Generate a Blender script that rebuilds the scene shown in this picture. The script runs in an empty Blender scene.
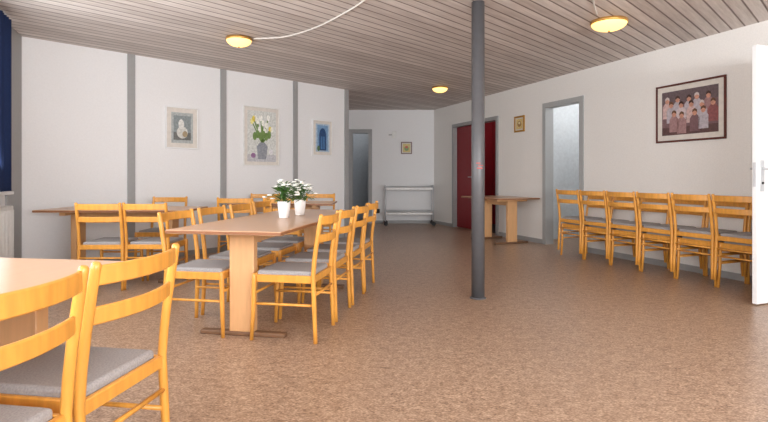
import bpy, bmesh, math, random
from mathutils import Vector, Matrix
random.seed(7)
scene = bpy.context.scene
scene.view_settings.view_transform = 'Standard'
scene.view_settings.look = 'None'
scene.view_settings.exposure = 0.0

F = 512.0; CX = 384.0; HY = 177.0; CH = 1.06; H = 2.59

# ------------------------------------------------------------ materials
def lin(c):
    r = []
    for v in c:
        v /= 255.0
        r.append(v/12.92 if v <= 0.04045 else ((v+0.055)/1.055)**2.4)
    return (r[0], r[1], r[2], 1.0)

def new_mat(name):
    m = bpy.data.materials.new(name); m.use_nodes = True
    nt = m.node_tree
    return m, nt, nt.nodes['Principled BSDF']

def simple(name, col, rough=0.5, metal=0.0, var=0.06, scale=20.0, stretch=(1,1,1), bump=0.0):
    m, nt, b = new_mat(name)
    N = nt.nodes; L = nt.links
    tc = N.new('ShaderNodeTexCoord'); mp = N.new('ShaderNodeMapping')
    mp.inputs['Scale'].default_value = stretch
    L.new(tc.outputs['Object'], mp.inputs[0])
    no = N.new('ShaderNodeTexNoise'); no.inputs['Scale'].default_value = scale
    no.inputs['Detail'].default_value = 4
    L.new(mp.outputs[0], no.inputs['Vector'])
    mr = N.new('ShaderNodeMapRange')
    mr.inputs['From Min'].default_value = 0.3; mr.inputs['From Max'].default_value = 0.7
    mr.inputs['To Min'].default_value = 1-var; mr.inputs['To Max'].default_value = 1+var
    L.new(no.outputs[0], mr.inputs[0])
    mx = N.new('ShaderNodeVectorMath'); mx.operation = 'SCALE'
    mx.inputs[0].default_value = lin(col)[:3]
    L.new(mr.outputs[0], mx.inputs['Scale'])
    L.new(mx.outputs[0], b.inputs['Base Color'])
    b.inputs['Roughness'].default_value = rough
    b.inputs['Metallic'].default_value = metal
    if bump > 0:
        bp = N.new('ShaderNodeBump'); bp.inputs['Strength'].default_value = bump
        bp.inputs['Distance'].default_value = 0.002
        L.new(no.outputs[0], bp.inputs['Height']); L.new(bp.outputs[0], b.inputs['Normal'])
    return m

def emissive(name, col, strength):
    m, nt, b = new_mat(name)
    b.inputs['Base Color'].default_value = lin(col)
    b.inputs['Emission Color'].default_value = lin(col)
    b.inputs['Emission Strength'].default_value = strength
    return m

def floor_material():
    m, nt, b = new_mat('linoleum_floor')
    N = nt.nodes; L = nt.links
    g = N.new('ShaderNodeNewGeometry')
    mp = N.new('ShaderNodeMapping'); mp.inputs['Scale'].default_value = (1.0, 1.8, 1.0)
    mp.inputs['Rotation'].default_value = (0, 0, 0.3)
    L.new(g.outputs['Position'], mp.inputs[0])
    n1 = N.new('ShaderNodeTexNoise'); n1.inputs['Scale'].default_value = 22; n1.inputs['Detail'].default_value = 6
    n1.inputs['Roughness'].default_value = 0.78; n1.inputs['Distortion'].default_value = 1.2
    L.new(mp.outputs[0], n1.inputs['Vector'])
    n2 = N.new('ShaderNodeTexNoise'); n2.inputs['Scale'].default_value = 80; n2.inputs['Detail'].default_value = 3
    L.new(mp.outputs[0], n2.inputs['Vector'])
    ad = N.new('ShaderNodeMath'); ad.operation = 'MULTIPLY_ADD'; ad.inputs[1].default_value = 0.45
    L.new(n2.outputs[0], ad.inputs[0])
    ml = N.new('ShaderNodeMath'); ml.operation = 'MULTIPLY'; ml.inputs[1].default_value = 0.55
    L.new(n1.outputs[0], ml.inputs[0]); L.new(ml.outputs[0], ad.inputs[2])
    cr = N.new('ShaderNodeValToRGB')
    e = cr.color_ramp.elements
    e[0].position = 0.39; e[0].color = lin((112, 84, 65))
    e[1].position = 0.61; e[1].color = lin((204, 177, 153))
    e.new(0.5).color = lin((165, 136, 113))
    L.new(ad.outputs[0], cr.inputs[0]); L.new(cr.outputs[0], b.inputs['Base Color'])
    b.inputs['Roughness'].default_value = 0.33
    b.inputs['Specular IOR Level'].default_value = 0.4
    return m

def ceiling_material(dirv):
    m, nt, b = new_mat('whitewashed_board_ceiling')
    N = nt.nodes; L = nt.links
    g = N.new('ShaderNodeNewGeometry')
    mp = N.new('ShaderNodeMapping')
    ang = math.atan2(dirv[1], dirv[0])
    mp.inputs['Rotation'].default_value = (0, 0, -ang)
    L.new(g.outputs['Position'], mp.inputs[0])
    sp = N.new('ShaderNodeSeparateXYZ'); L.new(mp.outputs[0], sp.inputs[0])
    dv = N.new('ShaderNodeMath'); dv.operation = 'DIVIDE'; dv.inputs[1].default_value = 0.12
    L.new(sp.outputs[1], dv.inputs[0])
    fl = N.new('ShaderNodeMath'); fl.operation = 'FLOOR'; L.new(dv.outputs[0], fl.inputs[0])
    pp = N.new('ShaderNodeMath'); pp.operation = 'PINGPONG'; pp.inputs[1].default_value = 0.5
    L.new(dv.outputs[0], pp.inputs[0])
    mr = N.new('ShaderNodeMapRange'); mr.inputs['From Min'].default_value = 0.03
    mr.inputs['From Max'].default_value = 0.09
    L.new(pp.outputs[0], mr.inputs[0])
    wn = N.new('ShaderNodeTexWhiteNoise'); wn.noise_dimensions = '1D'
    L.new(fl.outputs[0], wn.inputs['W'])
    mp2 = N.new('ShaderNodeMapping'); mp2.inputs['Scale'].default_value = (2.5, 30.0, 1.0)
    L.new(mp.outputs[0], mp2.inputs[0])
    no = N.new('ShaderNodeTexNoise'); no.inputs['Scale'].default_value = 1.0; no.inputs['Detail'].default_value = 6
    no.inputs['Roughness'].default_value = 0.65
    L.new(mp2.outputs[0], no.inputs['Vector'])
    a = N.new('ShaderNodeMath'); a.operation = 'MULTIPLY_ADD'; a.inputs[1].default_value = 0.35
    L.new(wn.outputs[0], a.inputs[0]); L.new(no.outputs[0], a.inputs[2])
    cr = N.new('ShaderNodeValToRGB'); e = cr.color_ramp.elements
    e[0].position = 0.38; e[0].color = lin((188, 176, 169)); e[1].position = 0.92; e[1].color = lin((232, 223, 217))
    L.new(a.outputs[0], cr.inputs[0])
    mix = N.new('ShaderNodeMix'); mix.data_type = 'RGBA'
    L.new(mr.outputs[0], mix.inputs['Factor'])
    mix.inputs['A'].default_value = lin((116, 98, 90))
    L.new(cr.outputs[0], mix.inputs['B'])
    L.new(mix.outputs['Result'], b.inputs['Base Color'])
    bp = N.new('ShaderNodeBump'); bp.inputs['Distance'].default_value = 0.01; bp.inputs['Strength'].default_value = 0.5
    L.new(mr.outputs[0], bp.inputs['Height']); L.new(bp.outputs[0], b.inputs['Normal'])
    b.inputs['Roughness'].default_value = 0.6
    return m

M_wall = simple('painted_wall', (236, 236, 237), 0.7, var=0.02, scale=60, bump=0.15)
M_wallR = simple('painted_woodchip_wall', (237, 234, 230), 0.75, var=0.03, scale=70, bump=0.4)
M_floor = floor_material()
M_trim = simple('grey_trim_paint', (160, 160, 160), 0.5, var=0.03)
M_frame = simple('grey_door_frame_paint', (172, 174, 174), 0.45, var=0.02)
M_white = simple('white_gloss_paint', (236, 237, 238), 0.3, var=0.01)
M_wood = simple('varnished_beech', (220, 155, 68), 0.33, var=0.12, scale=6, stretch=(6, 6, 1))
M_cush = simple('grey_upholstery', (156, 153, 153), 0.9, var=0.16, scale=160, bump=0.5)
M_top = simple('beech_laminate', (198, 158, 126), 0.28, var=0.05, scale=5, stretch=(8, 1, 1))
M_ped = simple('beech_laminate_pedestal', (214, 166, 118), 0.4, var=0.06, scale=5, stretch=(8, 8, 1))
M_edge = simple('table_edge_band', (140, 92, 60), 0.4)
M_foot = simple('dark_foot', (120, 88, 64), 0.5)
M_pole = simple('dark_grey_steel', (86, 86, 89), 0.35, var=0.05)
M_redtape = simple('red_sticker', (160, 64, 62), 0.5)
M_red = simple('dark_red_paint', (134, 22, 32), 0.4)
M_blue = simple('navy_curtain_fabric', (22, 44, 88), 0.9, var=0.1, scale=80)
M_metal = simple('brushed_steel', (205, 207, 210), 0.35, metal=0.4, var=0.03)
M_shelf = simple('pale_laminate_shelf', (232, 232, 230), 0.4)
M_black = simple('black_rubber', (28, 28, 30), 0.6)
M_dome = emissive('warm_glass_dome', (255, 206, 122), 2.2)
M_brass = simple('brass_ring', (205, 160, 90), 0.3, metal=0.7)
M_pot = simple('white_ceramic', (238, 238, 238), 0.2, var=0.01)
M_leaf = simple('green_leaf', (70, 110, 50), 0.5, var=0.3, scale=30)
M_petal = simple('white_petal', (246, 246, 240), 0.6)
M_soil = simple('soil', (60, 44, 34), 0.9)
M_cable = simple('white_cable', (224, 220, 214), 0.5)
M_gold = simple('gold_frame', (190, 140, 60), 0.35, metal=0.4)
M_mahog = simple('mahogany_frame', (92, 40, 30), 0.35)
M_mat = simple('ivory_mat_board', (222, 216, 208), 0.8)
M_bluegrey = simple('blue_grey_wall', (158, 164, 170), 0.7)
M_hall = simple('hall_wall', (206, 212, 216), 0.7)
M_glassy = simple('window_pane', (200, 215, 230), 0.08)
_cc = {}
def art(c):
    if c not in _cc:
        _cc[c] = simple('print_ink_%02x%02x%02x' % c, c, 0.45, var=0.2, scale=40)
    return _cc[c]

# ------------------------------------------------------------ mesh builder
class B:
    def __init__(s, M=None):
        s.bm = bmesh.new(); s.mats = []; s.M = M
    def mi(s, m):
        if m not in s.mats: s.mats.append(m)
        return s.mats.index(m)
    def v(s, p):
        p = Vector(p)
        if s.M is not None: p = s.M(p)
        return s.bm.verts.new(p)
    def face(s, vs, mi, smooth=False):
        try:
            f = s.bm.faces.new(vs)
        except ValueError:
            return None
        f.material_index = mi; f.smooth = smooth
        return f
    def box(s, a, b, mat, bevel=0.0, seg=2):
        mi = s.mi(mat)
        x0, y0, z0 = a; x1, y1, z1 = b
        vs = [s.v(p) for p in ((x0,y0,z0),(x1,y0,z0),(x1,y1,z0),(x0,y1,z0),(x0,y0,z1),(x1,y0,z1),(x1,y1,z1),(x0,y1,z1))]
        fs = [s.face([vs[i] for i in q], mi) for q in ((0,3,2,1),(4,5,6,7),(0,1,5,4),(1,2,6,5),(2,3,7,6),(3,0,4,7))]
        if bevel > 0:
            es = list({e for f in fs for e in f.edges})
            r = bmesh.ops.bevel(s.bm, geom=es, offset=bevel, segments=seg, affect='EDGES', profile=0.5)
            for f in r['faces']:
                f.material_index = mi; f.smooth = True
    def tube(s, pts, r, mat, seg=10, cap=True):
        mi = s.mi(mat)
        pts = [Vector(p) for p in pts]
        rr = r if isinstance(r, (list, tuple)) else [r]*len(pts)
        rings = []; prev = None
        for i, p in enumerate(pts):
            d = (pts[min(i+1, len(pts)-1)] - pts[max(i-1, 0)]).normalized()
            if prev is None:
                up = Vector((0,0,1)) if abs(d.z) < 0.9 else Vector((0,1,0))
                a = d.cross(up).normalized()
            else:
                a = (prev - d*prev.dot(d)).normalized()
            prev = a; bb = d.cross(a)
            rings.append([s.v(p + (a*math.cos(t)+bb*math.sin(t))*rr[i]) for t in [2*math.pi*k/seg for k in range(seg)]])
        for i in range(len(rings)-1):
            for k in range(seg):
                s.face([rings[i][k], rings[i][(k+1)%seg], rings[i+1][(k+1)%seg], rings[i+1][k]], mi, True)
        if cap:
            s.face(rings[0][::-1], mi); s.face(rings[-1], mi)
    def lathe(s, prof, c, mat, seg=28):
        mi = s.mi(mat); rings = []
        for r, z in prof:
            rings.append([s.v((c[0]+max(r,1e-4)*math.cos(2*math.pi*k/seg), c[1]+max(r,1e-4)*math.sin(2*math.pi*k/seg), c[2]+z)) for k in range(seg)])
        for i in range(len(rings)-1):
            for k in range(seg):
                s.face([rings[i][k], rings[i][(k+1)%seg], rings[i+1][(k+1)%seg], rings[i+1][k]], mi, True)
        s.face(rings[0][::-1], mi); s.face(rings[-1], mi)
    def slat(s, pts, th, h, mat):
        mi = s.mi(mat); pts = [Vector(p) for p in pts]; rings = []
        c = th*0.35
        prof = [(-th/2, -h/2+c), (-th/2+c, -h/2), (th/2-c, -h/2), (th/2, -h/2+c), (th/2, h/2-c), (th/2-c, h/2), (-th/2+c, h/2), (-th/2, h/2-c)]
        for i, p in enumerate(pts):
            d = (pts[min(i+1, len(pts)-1)] - pts[max(i-1, 0)]); d.z = 0; d.normalize()
            n = Vector((-d.y, d.x, 0))
            rings.append([s.v(p + n*a + Vector((0,0,b))) for a, b in prof])
        for i in range(len(rings)-1):
            for k in range(8):
                s.face([rings[i][k], rings[i][(k+1)%8], rings[i+1][(k+1)%8], rings[i+1][k]], mi, k % 2 == 0)
        s.face(rings[0][::-1], mi); s.face(rings[-1], mi)
    def prism(s, pts2, n0, n1, mat):
        mi = s.mi(mat)
        a = [s.v((p[0], n0, p[1])) for p in pts2]; b = [s.v((p[0], n1, p[1])) for p in pts2]
        s.face(a, mi); s.face(b[::-1], mi)
        for k in range(len(a)):
            s.face([a[k], a[(k+1)%len(a)], b[(k+1)%len(a)], b[k]], mi)
    def ell(s, c, rx, rz, n0, n1, mat, seg=16):
        s.prism([(c[0]+rx*math.cos(2*math.pi*k/seg), c[1]+rz*math.sin(2*math.pi*k/seg)) for k in range(seg)], n0, n1, mat)
    def mesh(s, name):
        bmesh.ops.recalc_face_normals(s.bm, faces=s.bm.faces[:])
        me = bpy.data.meshes.new(name); s.bm.to_mesh(me); s.bm.free()
        for m in s.mats: me.materials.append(m)
        return me
    def obj(s, name, recenter=True):
        vs = [v.co for v in s.bm.verts]
        off = Vector((0,0,0))
        if recenter:
            off = Vector(((min(v.x for v in vs)+max(v.x for v in vs))/2, (min(v.y for v in vs)+max(v.y for v in vs))/2, min(v.z for v in vs)))
            for v in s.bm.verts: v.co -= off
        o = bpy.data.objects.new(name, s.mesh(name)); o.location = off
        scene.collection.objects.link(o)
        return o

def place(me, name, x, y, rot, z=0.0):
    o = bpy.data.objects.new(name, me); o.location = (x, y, z); o.rotation_euler = (0, 0, rot)
    scene.collection.objects.link(o); return o

# ------------------------------------------------------------ room layout (x right, y depth, z up)
def ceil_pt(px, py, z=H):
    Y = F*(z-CH)/(HY-py); return Vector(((px-CX)*Y/F, Y, z))

class Wall:
    def __init__(s, p0, p1, inside=(1.0, 4.0)):
        s.p0 = Vector(p0); s.p1 = Vector(p1)
        s.L = (s.p1-s.p0).length; s.u = (s.p1-s.p0)/s.L
        n = Vector((-s.u.y, s.u.x))
        if n.dot(Vector(inside)-s.p0) < 0: n = -n
        s.n = n
    def M(s, p):
        q = s.p0 + s.u*p[0] + s.n*p[1]
        return Vector((q.x, q.y, p[2]))
    def sx(s, px, d=0.0):
        k = (px-CX)/F; o = s.p0 + s.n*d
        return (k*o.y - o.x)/(s.u.x - k*s.u.y)
    def z(s, px, py, d=0.0):
        t = s.sx(px, d); Y = (s.p0+s.u*t+s.n*d).y
        return CH - (py-HY)*Y/F

pA = ceil_pt(20, 36).xy; pB = ceil_pt(348, 90).xy
pC = ceil_pt(434, 110).xy; pD = ceil_pt(768, 20).xy
uR = (pD-pC).normalized()
pE = pC + uR*16.0
pF = pA + uR*8.0
pG = Vector((-0.92, pC.y))
WL = Wall(pA, pB); WR = Wall(pC, pE); WW = Wall(pA, pF); WBk = Wall(pF, pE)
WF = Wall(pG, pC); WRet = Wall(pB, pG, inside=(1.0, 9.5))

def build_wall(w, name, mat, openings=(), t=0.14, ext0=0.0, ext1=0.0):
    b = B(w.M)
    cur = -ext0
    for (s0, s1, z0, z1) in sorted(openings):
        b.box((cur, -t, 0), (s0, 0, H), mat)
        if z0 > 0: b.box((s0, -t, 0), (s1, 0, z0), mat)
        if z1 < H: b.box((s0, -t, z1), (s1, 0, H), mat)
        cur = s1
    b.box((cur, -t, 0), (w.L+ext1, 0, H), mat)
    return b.obj(name)

r0, r1 = WR.sx(454), WR.sx(497)
g0, g1 = WR.sx(546), WR.sx(581)
hingeS = WR.sx(752, 0.915) + 0.02
f0, f1 = WF.sx(352), WF.sx(369)
build_wall(WL, 'wall_left', M_wall)
build_wall(WR, 'wall_right', M_wallR, [(r0, r1, 0, 2.12), (g0, g1, 0, 2.16), (hingeS+0.05, hingeS+0.95, 0, 2.14)])
build_wall(WW, 'wall_window', M_wall, [(0.62, 3.4, 0.92, 2.3), (3.8, 6.8, 0.92, 2.3)], ext0=0.12)
build_wall(WBk, 'wall_back', M_wall, [(1.2, 6.8, 0.9, 2.35)])
build_wall(WF, 'wall_far', M_wall, [(f0, f1, 0, 2.08)], ext0=0.1, ext1=0.12)
build_wall(WRet, 'wall_return', M_wall)

b = B(); b.box((-5.2, -4.2, -0.12), (8.8, 14.6, 0), M_floor); b.obj('floor', False)
b = B(); b.box((-5.2, -4.2, H), (8.8, 14.6, H+0.12), ceiling_material(WL.u)); b.obj('ceiling', False)

for i, px in enumerate((131, 223, 295)):
    c = WL.sx(px); b = B(WL.M)
    b.box((c-0.045, 0.0, 0), (c+0.045, 0.018, H), M_trim, 0.003, 1); b.obj('trim_%d' % (i+1))
b = B(WL.M); b.box((WL.L-0.09, 0, 0), (WL.L+0.005, 0.02, H), M_trim, 0.003, 1); b.obj('trim_4')
b = B(WW.M); b.box((0.02, 0.0, 0.0), (0.5, 0.02, H), M_trim); b.obj('trim_5')
b = B(WL.M); b.box((0.03, 0, 0), (WL.L-0.10, 0.012, 0.07), M_trim); b.obj('baseboard_left')
b = B(WR.M)
for s0, s1 in ((0.02, r0-0.07), (r1+0.07, g0-0.07), (g1+0.07, hingeS-0.02), (hingeS+1.03, 15.9)):
    b.box((s0, 0, 0), (s1, 0.014, 0.07), M_trim)
b.obj('baseboard_right')
b = B(WF.M); b.box((f1+0.08, 0, 0), (WF.L-0.02, 0.014, 0.07), M_trim); b.obj('baseboard_far')

def door_frame(w, s0, s1, z1, mat, n, wd=0.07):
    b = B(w.M)
    for a, c in ((s0-wd, s0+0.015), (s1-0.015, s1+wd)):
        b.box((a, -0.13, 0), (c, 0.022, z1+wd), mat)
    b.box((s0+0.015, -0.13, z1-0.015), (s1-0.015, 0.022, z1+wd), mat)
    return b.obj('trim_%d' % n)
door_frame(WR, g0, g1, 2.16, M_frame, 6, 0.06)
door_frame(WR, r0, r1, 2.12, M_trim, 7, 0.05)
door_frame(WF, f0, f1, 2.08, M_trim, 8, 0.07)
door_frame(WR, hingeS+0.05, hingeS+0.95, 2.14, M_frame, 9, 0.06)

def alcove(w, s0, s1, dep, wallmat, floormat, name, power, col=(1,1,1), zt=H):
    b = B(w.M); d0 = -0.145
    b.box((s0-0.1, d0-dep, 0), (s0, d0, zt), wallmat)
    b.box((s1, d0-dep, 0), (s1+0.1, d0, zt), wallmat)
    b.box((s0-0.1, d0-dep-0.1, 0), (s1+0.1, d0-dep, zt), wallmat)
    if floormat: b.box((s0, d0-dep, 0.0), (s1, d0, 0.006), floormat)
    b.obj(name)
    ld = bpy.data.lights.new(name+'_fill_light', 'POINT'); ld.energy = power; ld.color = col; ld.shadow_soft_size = 0.12  # unseen point light, added to brighten the space behind the doorway
    lo = bpy.data.objects.new(name+'_fill_light', ld)
    lo.location = w.M(((s0+s1)/2, d0-dep*0.5, 2.4)); scene.collection.objects.link(lo)
alcove(WR, g0-0.5, g1+0.4, 1.5, M_hall, None, 'wall_hallway', 20)
alcove(WR, r0-0.3, r1+0.15, 1.0, M_red, M_black, 'wall_cloakroom', 8)
alcove(WF, f0-0.4, f1+0.3, 1.2, M_bluegrey, None, 'wall_corridor', 6)
alcove(WR, hingeS-0.1, hingeS+1.2, 1.2, M_hall, None, 'wall_entry', 12)

b = B(WR.M)
b.box((r1-0.055, -0.95, 0.012), (r1-0.017, -0.16, 2.10), M_white, 0.003, 1)
b.obj('door_1')
b = B(WR.M)
b.box((r0+0.02, -0.10, 0.012), (r0+0.72, -0.06, 2.10), M_red, 0.003, 1)
b.box((r0+0.64, -0.06, 0.95), (r0+0.67, -0.052, 1.15), M_metal)
b.tube([(r0+0.655, -0.055, 1.06), (r0+0.655, -0.02, 1.06), (r0+0.55, -0.015, 1.06)], 0.008, M_metal)
b.obj('door_2')

b = B(WR.M)
s = hingeS
b.box((s-0.02, 0.03, 0.012), (s+0.02, 0.915, 2.15), M_white, 0.003, 1)
for zz in (0.25, 1.05, 1.9):
    b.tube([(s+0.02, 0.022, zz-0.05), (s+0.02, 0.022, zz+0.05)], 0.009, M_metal)
for sg in (1, -1):
    f = s + sg*0.02
    b.box((min(f, f+sg*0.006), 0.83, 0.94), (max(f, f+sg*0.006), 0.88, 1.20), M_metal, 0.002, 1)
    b.tube([(f, 0.855, 1.13), (f+sg*0.05, 0.855, 1.13), (f+sg*0.055, 0.845, 1.13), (f+sg*0.055, 0.74, 1.13)], 0.009, M_metal)
    b.tube([(f, 0.855, 1.01), (f+sg*0.012, 0.855, 1.01)], 0.011, M_black)
b.box((s-0.011, 0.912, 0.98), (s+0.011, 0.918, 1.18), M_metal)
b.obj('door_3')

# ------------------------------------------------------------ windows & curtain
def window(w, s0, s1, z0, z1, n, mull):
    b = B(w.M)
    fw = 0.06
    b.box((s0, -0.10, z0), (s1, -0.04, z0+fw), M_white); b.box((s0, -0.10, z1-fw), (s1, -0.04, z1), M_white)
    for k in range(mull+1):
        c = s0 + (s1-s0-fw)*k/mull
        b.box((c, -0.10, z0+fw), (c+fw, -0.04, z1-fw), M_white)
    b.box((s0-0.03, -0.04, z0-0.03), (s1+0.03, 0.10, z0), M_white, 0.004, 1)
    b.box((s0+0.02, -0.075, z0+0.02), (s1-0.02, -0.068, z1-0.02), M_glassy)
    b.obj('window_%d' % n)
window(WW, 0.62, 3.4, 0.92, 2.3, 1, 3)
window(WW, 3.8, 6.8, 0.92, 2.3, 2, 3)
window(WBk, 1.2, 6.8, 0.9, 2.35, 3, 5)  # invented back-wall window behind the camera, added to carry fill light

b = B(WW.M); mi = b.mi(M_blue); n = 60; rows = []
cs = WW.sx(8, 0.13)
for k in range(n+1):
    s_ = cs + 0.6*k/n
    d_ = 0.13 + 0.03*math.sin(k*0.95) + 0.008*math.sin(k*2.3)
    rows.append([b.v((s_, d_, z_)) for z_ in (0.93, 1.5, 2.1, 2.53)] + [b.v((s_, d_-0.006, z_)) for z_ in (2.53, 2.1, 1.5, 0.93)])
for k in range(n):
    for j in range(8):
        b.face([rows[k][j], rows[k+1][j], rows[k+1][(j+1)%8], rows[k][(j+1)%8]], mi, True)
b.face(rows[0], mi); b.face(rows[-1][::-1], mi)
b.tube([(cs+0.02, 0.13, 2.55), (3.5, 0.13, 2.55)], 0.012, M_metal)
for s_ in (cs+0.05, 2.0, 3.48): b.tube([(s_, 0.13, 2.55), (s_, 0.0, 2.55)], 0.008, M_metal)
b.obj('window_curtain')
b = B(WW.M)
b.box((0.60, 0.02, 0.12), (2.6, 0.10, 0.78), M_shelf, 0.01, 2)
for k in range(49):
    c = 0.62+k*0.04; b.box((c, 0.10, 0.16), (c+0.02, 0.108, 0.74), M_shelf)
b.box((0.7, 0.03, 0), (0.74, 0.08, 0.12), M_shelf); b.box((2.4, 0.03, 0), (2.44, 0.08, 0.12), M_shelf)
b.obj('radiator')

# ------------------------------------------------------------ chair
def chair_mesh():
    b = B(); W = 0.2
    def post_y(z):
        if z < 0.42: return -0.20 - 0.018*(1-z/0.42)
        t = (z-0.42)/0.40; return -0.20 - 0.055*t**1.4
    for sx in (-1, 1):
        pts = []; rr = []
        for z in (0, 0.1, 0.25, 0.42, 0.52, 0.62, 0.72, 0.80, 0.815, 0.822):
            pts.append((sx*(W+0.008*(1-min(z/0.42, 1))), post_y(z), z)); rr.append(0.0125+0.003*(1 if 0.15 < z < 0.75 else 0.4))
        rr[-1] = 0.008
        b.tube(pts, rr, M_wood, 12)
        b.tube([(sx*(W+0.008), 0.215, 0), (sx*W, 0.205, 0.2), (sx*W, 0.20, 0.40), (sx*W, 0.20, 0.425), (sx*W, 0.20, 0.432)], [0.0125, 0.015, 0.016, 0.014, 0.009], M_wood, 12)
        b.box((sx*0.187-0.009, -0.205, 0.375), (sx*0.187+0.009, 0.205, 0.425), M_wood, 0.004, 1)
        b.tube([(sx*0.192, -0.205, 0.235), (sx*0.192, 0.205, 0.235)], 0.009, M_wood, 8)
    b.box((-0.19, 0.188, 0.38), (0.19, 0.208, 0.425), M_wood, 0.004, 1)
    b.box((-0.19, -0.21, 0.38), (0.19, -0.19, 0.425), M_wood, 0.004, 1)
    b.tube([(-W, -0.208, 0.30), (W, -0.208, 0.30)], 0.009, M_wood, 8)
    b.tube([(-0.19, 0.205, 0.30), (0.19, 0.205, 0.30)], 0.009, M_wood, 8)
    for zc, h in ((0.782, 0.058), (0.665, 0.052)):
        pts = []
        for k in range(13):
            t = -1+2*k/12
            pts.append((W*t*0.985, post_y(zc)-0.045*(1-t*t), zc))
        b.slat(pts, 0.014, h, M_wood)
    b.box((-0.178, -0.188, 0.41), (0.178, 0.19, 0.45), M_cush, 0.014, 3)
    b.box((-0.19, 0.185, 0.415), (0.19, 0.212, 0.432), M_wood, 0.006, 2)
    return b.mesh('dining_chair')
CHR = chair_mesh()
def chair(x, y, rot, z=0.0): return place(CHR, 'dining_chair', x, y, rot, z)

# ------------------------------------------------------------ tables
def table_mesh(Wd, Ln, c0, c1, name='dining_table'):
    b = B()
    hw, hl = Wd/2, Ln/2
    b.box((-hw, -hl, 0.705), (hw, hl, 0.73), M_top, 0.004, 2)
    b.box((-hw-0.002, -hl-0.002, 0.709), (hw+0.002, hl+0.002, 0.725), M_edge)
    for c in (c0, c1):
        b.box((-0.087, c-0.03, 0.03), (0.087, c+0.03, 0.69), M_ped, 0.004, 1)
        b.box((-0.30, c-0.03, 0.0), (0.30, c+0.03, 0.03), M_foot, 0.008, 2)
        b.box((-0.28, c-0.03, 0.67), (0.28, c+0.03, 0.705), M_ped, 0.004, 1)
    b.box((-0.015, c0, 0.60), (0.015, c1, 0.70), M_ped, 0.003, 1)
    return b.mesh(name)

def table_frame(cx, cy, deg):
    a = math.radians(deg)
    A = Vector((math.sin(a), math.cos(a))); R = Vector((math.cos(a), -math.sin(a)))
    def P(r, l): q = Vector((cx, cy)) + R*r + A*l; return q.x, q.y
    return a, P
Ln = 2.1; ang = 10
a = math.radians(ang)
near = Vector((-0.995, 3.14))
ctr = near + Vector((math.sin(a), math.cos(a)))*Ln/2
rt, P = table_frame(ctr.x, ctr.y, ang)
place(table_mesh(0.76, Ln, -Ln/2+0.30, Ln/2-0.27), 'dining_table', ctr.x, ctr.y, -rt)
for l in (0.42, 0.92, 1.42, 1.92):
    x, y = P(0.309+random.uniform(0, .01), l-Ln/2); chair(x, y, -rt+math.pi/2)
for l in (0.43, 0.93, 1.44, 1.93):
    x, y = P(-0.311-random.uniform(0, .02), l-Ln/2); chair(x, y, -rt-math.pi/2)
ang2 = 9; a2 = math.radians(ang2)
rt2, P2 = table_frame(-1.43, 1.32, ang2)
place(table_mesh(0.75, 1.5, -0.45, 0.58), 'dining_table', -1.43, 1.32, -rt2)
x, y = P2(0.345, 0.41); chair(x, y, -rt2+math.pi/2)
x, y = P2(0.355, -0.05); chair(x, y, -rt2+math.pi/2)
place(table_mesh(0.7, 1.5, -0.5, 0.5), 'dining_table', -2.74, 5.43, math.pi/2)
chair(-2.66, 5.0, 0.03); chair(-2.22, 5.02, -0.04); chair(-2.62, 6.02, math.pi)
place(table_mesh(0.7, 1.3, -0.42, 0.42), 'dining_table', -1.3, 6.72, math.pi/2)
chair(-1.72, 7.2, math.pi+0.03); chair(-0.93, 7.2, math.pi-0.02); chair(-1.75, 6.25, 0.02); chair(-1.2, 6.25, -0.03)
q = WR.M((3.26, 0.45, 0))
angR = math.atan2(uR.x, uR.y)
place(table_mesh(0.78, 1.12, -0.36, 0.36), 'dining_table', q.x, q.y, -angR)

# stacked chairs along right wall: lower ones back to the wall, upper ones reversed
face = math.atan2(-WR.n.x, WR.n.y)
e0 = WR.sx(556, 0.62)
for k in range(7):
    sc = e0 + 0.2 + k*0.44
    if sc+0.24 > hingeS-0.03: break
    q = WR.M((sc, 0.31, 0)); rj = random.uniform(-0.012, 0.012)
    chair(q.x, q.y, face+rj)
    q2 = WR.M((sc, 0.31+0.045, 0)); chair(q2.x, q2.y, face+rj+math.pi, 0.076)

# ------------------------------------------------------------ pole
pz = F*CH/(298-HY); px_ = (478-CX)*pz/F
b = B()
b.lathe([(0.057, 0), (0.057, 1.12), (0.057, H)], (px_, pz, 0), M_pole, 32)
b.lathe([(0.072, 0), (0.072, 0.006), (0.06, 0.012)], (px_, pz, 0), M_pole, 32)
for (dz, h, x0, x1) in ((1.13, .012, -.02, .03), (1.155, .008, -.01, .035), (1.175, .01, -.025, .01)):
    b.box((px_+x0, pz-0.0585, dz), (px_+x1, pz-0.045, dz+h), M_redtape)
b.obj('support_pole')

# ------------------------------------------------------------ ceiling lamps
def lamp(x, y, r=0.15):
    b = B()
    prof = [(r*math.cos(t), -0.022-0.075*math.sin(t)) for t in [math.pi/2*k/8 for k in range(9)]][::-1]
    b.lathe(prof, (x, y, H), M_dome, 32)
    b.lathe([(r*1.04, -0.03), (r*1.07, -0.018), (r*1.04, 0)], (x, y, H), M_brass, 32)
    b.lathe([(0.010, -0.108), (0.010, -0.095)], (x, y, H), M_brass, 12)
    return b.obj('ceiling_lamp')
l1 = ceil_pt(239, 38); l2 = ceil_pt(609, 21); l3 = ceil_pt(440, 87)
lamp(l1.x, l1.y, 0.135); lamp(l2.x, l2.y, 0.165); lamp(l3.x, l3.y, 0.13)
lamp(0.2, 3.4, 0.15); lamp(2.6, 0.8, 0.15)  # extra lamps out of view, added for the cable end and even fill

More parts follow.
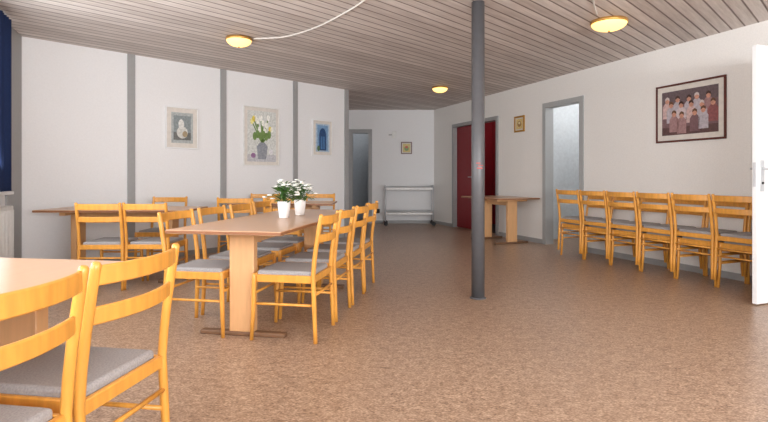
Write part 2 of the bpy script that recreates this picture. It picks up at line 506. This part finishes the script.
def cable(pts, name, r=0.008):
    P3 = [ceil_pt(*p) for p in pts]
    for p in P3: p.z = H-r
    out = []
    for i in range(len(P3)-1):
        p0 = P3[max(i-1, 0)]; p1 = P3[i]; p2 = P3[i+1]; p3 = P3[min(i+2, len(P3)-1)]
        for k in range(8):
            t = k/8
            out.append(0.5*((2*p1)+(-p0+p2)*t+(2*p0-5*p1+4*p2-p3)*t*t+(-p0+3*p1-3*p2+p3)*t**3))
    out.append(P3[-1])
    b = B(); b.tube(out, r, M_cable, 8); b.obj(name)
cable([(254, 38), (285, 36), (315, 27), (343, 13), (366, -2), (395, -30)], 'ceiling_cable')
cable([(597, 14), (594, 4), (593, -12)], 'ceiling_cable')

# ------------------------------------------------------------ pictures
def picture(w, name, x0, x1, y0, y1, fmat, fw, mat, mw, fn):
    s0, s1 = w.sx(x0), w.sx(x1); xm = (x0+x1)/2
    z1, z0 = w.z(xm, y0), w.z(xm, y1)
    if s0 > s1: s0, s1 = s1, s0
    b = B(w.M)
    b.box((s0, 0.001, z0), (s1, 0.022, z0+fw), fmat, 0.003, 1); b.box((s0, 0.001, z1-fw), (s1, 0.022, z1), fmat, 0.003, 1)
    b.box((s0, 0.001, z0+fw), (s0+fw, 0.022, z1-fw), fmat, 0.003, 1); b.box((s1-fw, 0.001, z0+fw), (s1, 0.022, z1-fw), fmat, 0.003, 1)
    b.box((s0+fw, 0.001, z0+fw), (s1-fw, 0.012, z1-fw), mat)
    a0, a1, c0, c1 = s0+fw+mw, s1-fw-mw, z0+fw+mw, z1-fw-mw
    def R(u0, v0, u1, v1, col, lay=1):
        b.box((a0+(a1-a0)*u0, 0.012, c0+(c1-c0)*v0), (a0+(a1-a0)*u1, 0.012+0.0006*lay, c0+(c1-c0)*v1), art(col))
    def E(u, v, ru, rv, col, lay=2):
        b.ell((a0+(a1-a0)*u, c0+(c1-c0)*v), (a1-a0)*ru, (c1-c0)*rv, 0.012, 0.012+0.0006*lay, art(col))
    def G(pts, col, lay=2):
        b.prism([(a0+(a1-a0)*u, c0+(c1-c0)*v) for u, v in pts], 0.012, 0.012+0.0006*lay, art(col))
    fn(R, E, G)
    b.obj(name)

def art_group(R, E, G):
    R(0, 0, 1, 1, (122, 94, 98))
    R(0, 0.72, 1, 1, (104, 88, 92), 2); R(0, 0, 1, 0.18, (96, 68, 66), 2)
    rnd = random.Random(3)
    for row, vy in enumerate((0.74, 0.6, 0.42)):
        for k in range(5-row//2):
            u = 0.12+0.18*k+rnd.uniform(-.03, .03)+0.05*row; lay = 3+row*3; vv = vy+rnd.uniform(-.05, .05)
            u = min(u, .92)
            col = rnd.choice([(206, 190, 192), (162, 126, 126), (206, 176, 172), (142, 84, 84), (184, 176, 184), (124, 92, 96)])
            w_ = .085
            G([(u-w_, vv-.36), (u-w_, vv-.08), (u-.04, vv), (u+.04, vv), (u+w_, vv-.08), (u+w_*.95, vv-.36)], col, lay)
            E(u, vv+.05, .04, .07, (200, 146, 124), lay+1)
            G([(u-.044, vv+.05), (u-.036, vv+.11), (u, vv+.14), (u+.036, vv+.11), (u+.044, vv+.05), (u, vv+.085)], rnd.choice([(70, 46, 38), (104, 72, 50), (206, 192, 188)]), lay+2)
def art_statue(R, E, G):
    R(0, 0, 1, 1, (176, 182, 182)); R(.1, 0.1, .9, .9, (140, 150, 152), 2); R(.1, .1, .9, .35, (110, 112, 110), 3)
    E(.5, .35, .26, .2, (205, 205, 200), 4); E(.45, .62, .13, .16, (222, 222, 218), 5); E(.62, .3, .12, .1, (168, 150, 120), 6)
def art_tulips(R, E, G):
    R(0, 0, 1, 1, (214, 216, 212)); R(0, 0, 1, .14, (196, 196, 200), 2)
    G([(.36, .05), (.32, .3), (.42, .38), (.6, .38), (.7, .3), (.64, .05)], (150, 154, 162), 6)
    rnd = random.Random(5)
    for k in range(12):
        x = .15+.7*k/11; y = rnd.uniform(.6, .9)
        G([(.49, .35), (x-.02, y), (x+.02, y), (.53, .35)], (108, 140, 70), 3)
        E(x, y, .055, .06, rnd.choice([(232, 214, 90), (246, 246, 236), (236, 226, 150), (246, 246, 240)]), 4)
    for k in range(6):
        x = .25+.1*k; E(x, .5+.04*(k % 2), .07, .08, (118, 148, 84), 5)
    E(.2, .12, .08, .05, (150, 110, 150), 4); E(.82, .2, .07, .05, (226, 224, 228), 4)
def art_door(R, E, G):
    R(0, 0, 1, 1, (176, 196, 214)); R(.12, .05, .88, .95, (120, 158, 196), 2)
    pts = [(.25, .05), (.25, .6)] + [(.5-.25*math.cos(math.pi*k/10), .6+.25*math.sin(math.pi*k/10)) for k in range(1, 10)] + [(.75, .6), (.75, .05)]
    G(pts, (40, 74, 120), 3); R(.36, .1, .48, .55, (74, 120, 170), 4); R(.53, .1, .65, .55, (74, 120, 170), 4)
    E(.2, .12, .1, .1, (90, 120, 80), 5)
def art_gold(R, E, G):
    R(0, 0, 1, 1, (214, 190, 130)); E(.5, .5, .3, .3, (160, 120, 70), 2); E(.5, .6, .15, .12, (232, 220, 180), 3)
def art_small(R, E, G):
    R(0, 0, 1, 1, (210, 190, 120)); E(.5, .45, .3, .3, (120, 150, 90), 2); E(.5, .6, .2, .15, (200, 90, 70), 3)
picture(WR, 'framed_group_photograph', 657, 727, 81, 141, M_mahog, 0.022, M_mat, 0.06, art_group)
picture(WR, 'framed_gold_picture', 515, 525, 116, 132, M_gold, 0.03, M_mat, 0.02, art_gold)
picture(WL, 'framed_statue_print', 165, 198, 107, 149, M_white, 0.018, M_mat, 0.06, art_statue)
picture(WL, 'framed_tulip_print', 243, 279, 107, 166, M_shelf, 0.015, M_mat, 0.05, art_tulips)
picture(WL, 'framed_blue_door_print', 312, 332, 120, 156, M_white, 0.018, M_mat, 0.05, art_door)
picture(WF, 'framed_small_print', 401, 412, 142, 154, M_mahog, 0.02, M_mat, 0.02, art_small)

b = B(WF.M); s_ = WF.sx(394); z_ = WF.z(394, 134)
b.box((s_-0.05, 0, z_-0.10), (s_+0.05, 0.05, z_+0.06), M_shelf, 0.01, 2)
b.tube([(s_-0.12, 0.01, z_-0.02), (s_-0.05, 0.02, z_-0.02)], 0.012, M_trim, 8)
b.obj('wall_speaker')
b = B(WF.M); s_ = WF.sx(378); z_ = WF.z(378, 211)
b.box((s_-0.04, 0, z_-0.05), (s_+0.04, 0.03, z_+0.05), M_black, 0.005, 1); b.obj('wall_socket')

# ------------------------------------------------------------ serving trolley
b = B()
x0, x1, y0, y1 = 0.03, 1.07, 11.1, 11.5
for x in (x0, x1):
    for y in (y0, y1):
        b.tube([(x, y, 0.10), (x, y, 0.84)], 0.016, M_metal)
        b.tube([(x, y, 0.10), (x+0.01, y, 0.075)], 0.014, M_black)
        b.tube([(x+0.01, y-0.012, 0.045), (x+0.01, y+0.012, 0.045)], 0.045, M_black, 18)
    b.tube([(x, y0, 0.84), (x, y0+0.02, 0.87), (x, y1-0.02, 0.87), (x, y1, 0.84)], 0.016, M_metal)
for z in (0.24, 0.78):
    b.box((x0, y0, z), (x1, y1, z+0.045), M_shelf, 0.005, 1)
    for y in (y0, y1): b.tube([(x0, y, z+0.075), (x1, y, z+0.075)], 0.008, M_metal, 8)
b.obj('serving_trolley')

# ------------------------------------------------------------ potted flowers
def potted(x, y, name, sd):
    rnd = random.Random(sd); z0 = 0.7305; b = B()
    b.lathe([(0.034, 0), (0.040, 0.004), (0.052, 0.12), (0.054, 0.135), (0.050, 0.135), (0.047, 0.12), (0.0, 0.12)], (x, y, z0), M_pot, 24)
    b.lathe([(0.047, 0.118), (0.0, 0.124)], (x, y, z0), M_soil, 16)
    lm = b.mi(M_leaf)
    for k in range(190):
        th = rnd.uniform(0, 2*math.pi); el = rnd.uniform(0.1, 1.5); R = rnd.uniform(0.04, 0.15)
        c = Vector((x+R*math.cos(th)*math.cos(el), y+R*math.sin(th)*math.cos(el), z0+0.125+R*math.sin(el)*1.15))
        d = Vector((math.cos(th), math.sin(th), rnd.uniform(-.5, .8))).normalized()
        sd_ = d.cross(Vector((0, 0, 1))).normalized(); up = sd_.cross(d)
        l = rnd.uniform(.018, .036); w = l*.45
        vs = [b.v(c-d*l), b.v(c+sd_*w+up*.004), b.v(c+d*l), b.v(c-sd_*w+up*.004)]
        b.face(vs, lm)
    for k in range(9):
        th = rnd.uniform(0, 2*math.pi); R = rnd.uniform(0.01, 0.07)
        b.tube([(x, y, z0+.12), (x+R*math.cos(th), y+R*math.sin(th), z0+.25)], .0025, M_leaf, 5)
    for k in range(30):
        th = rnd.uniform(0, 2*math.pi); el = rnd.uniform(0.25, 1.5); R = rnd.uniform(0.12, 0.165)
        c = (x+R*math.cos(th)*math.cos(el), y+R*math.sin(th)*math.cos(el), z0+0.12+R*math.sin(el)*1.15)
        for j in range(5):
            t = 2*math.pi*j/5
            cc = (c[0]+.011*math.cos(t), c[1]+.011*math.sin(t), c[2])
            b.lathe([(0.0, -.006), (.009, -.002), (.009, .003), (0.0, .007)], cc, M_petal, 6)
    b.obj(name)
zz = 4.1; potted((284-CX)*zz/F, zz, 'potted_flowers', 1)
zz = 4.42; potted((300-CX)*zz/F, zz, 'potted_flowers', 2)

# ------------------------------------------------------------ lighting
def area(name, w, s0, s1, z0, z1, d, energy, col, tilt=0.0):
    ld = bpy.data.lights.new(name, 'AREA'); ld.shape = 'RECTANGLE'
    ld.size = s1-s0; ld.size_y = z1-z0; ld.energy = energy; ld.color = col
    o = bpy.data.objects.new(name, ld); o.location = w.M(((s0+s1)/2, d, (z0+z1)/2))
    n3 = Vector((w.n.x, w.n.y, tilt)).normalized()
    o.rotation_euler = (-n3).to_track_quat('Z', 'Y').to_euler()
    scene.collection.objects.link(o)
area('daylight_window_1', WW, 1.1, 3.35, 0.95, 2.25, 0.02, 80, (0.95, 0.98, 1.0), 0.3)
area('daylight_window_2', WW, 3.85, 6.75, 0.95, 2.25, 0.02, 155, (0.95, 0.98, 1.0), 0.45)
area('back_fill_light', WBk, 1.25, 6.75, 0.95, 2.3, 0.03, 640, (0.97, 0.985, 1.0), 0.42)  # added fill from behind the camera, set in the invented back window
w = bpy.data.worlds.new('sky_world'); scene.world = w; w.use_nodes = True
bg = w.node_tree.nodes['Background']; bg.inputs[0].default_value = (0.8, 0.9, 1, 1); bg.inputs[1].default_value = 1.0

# ------------------------------------------------------------ camera
cd = bpy.data.cameras.new('camera'); cd.sensor_width = 36; cd.lens = 24.0
cd.shift_y = -(211-HY)/768.0; cd.clip_start = 0.05
cam = bpy.data.objects.new('camera', cd); cam.location = (0, 0, CH); cam.rotation_euler = (math.pi/2, 0, 0)
scene.collection.objects.link(cam); scene.camera = cam
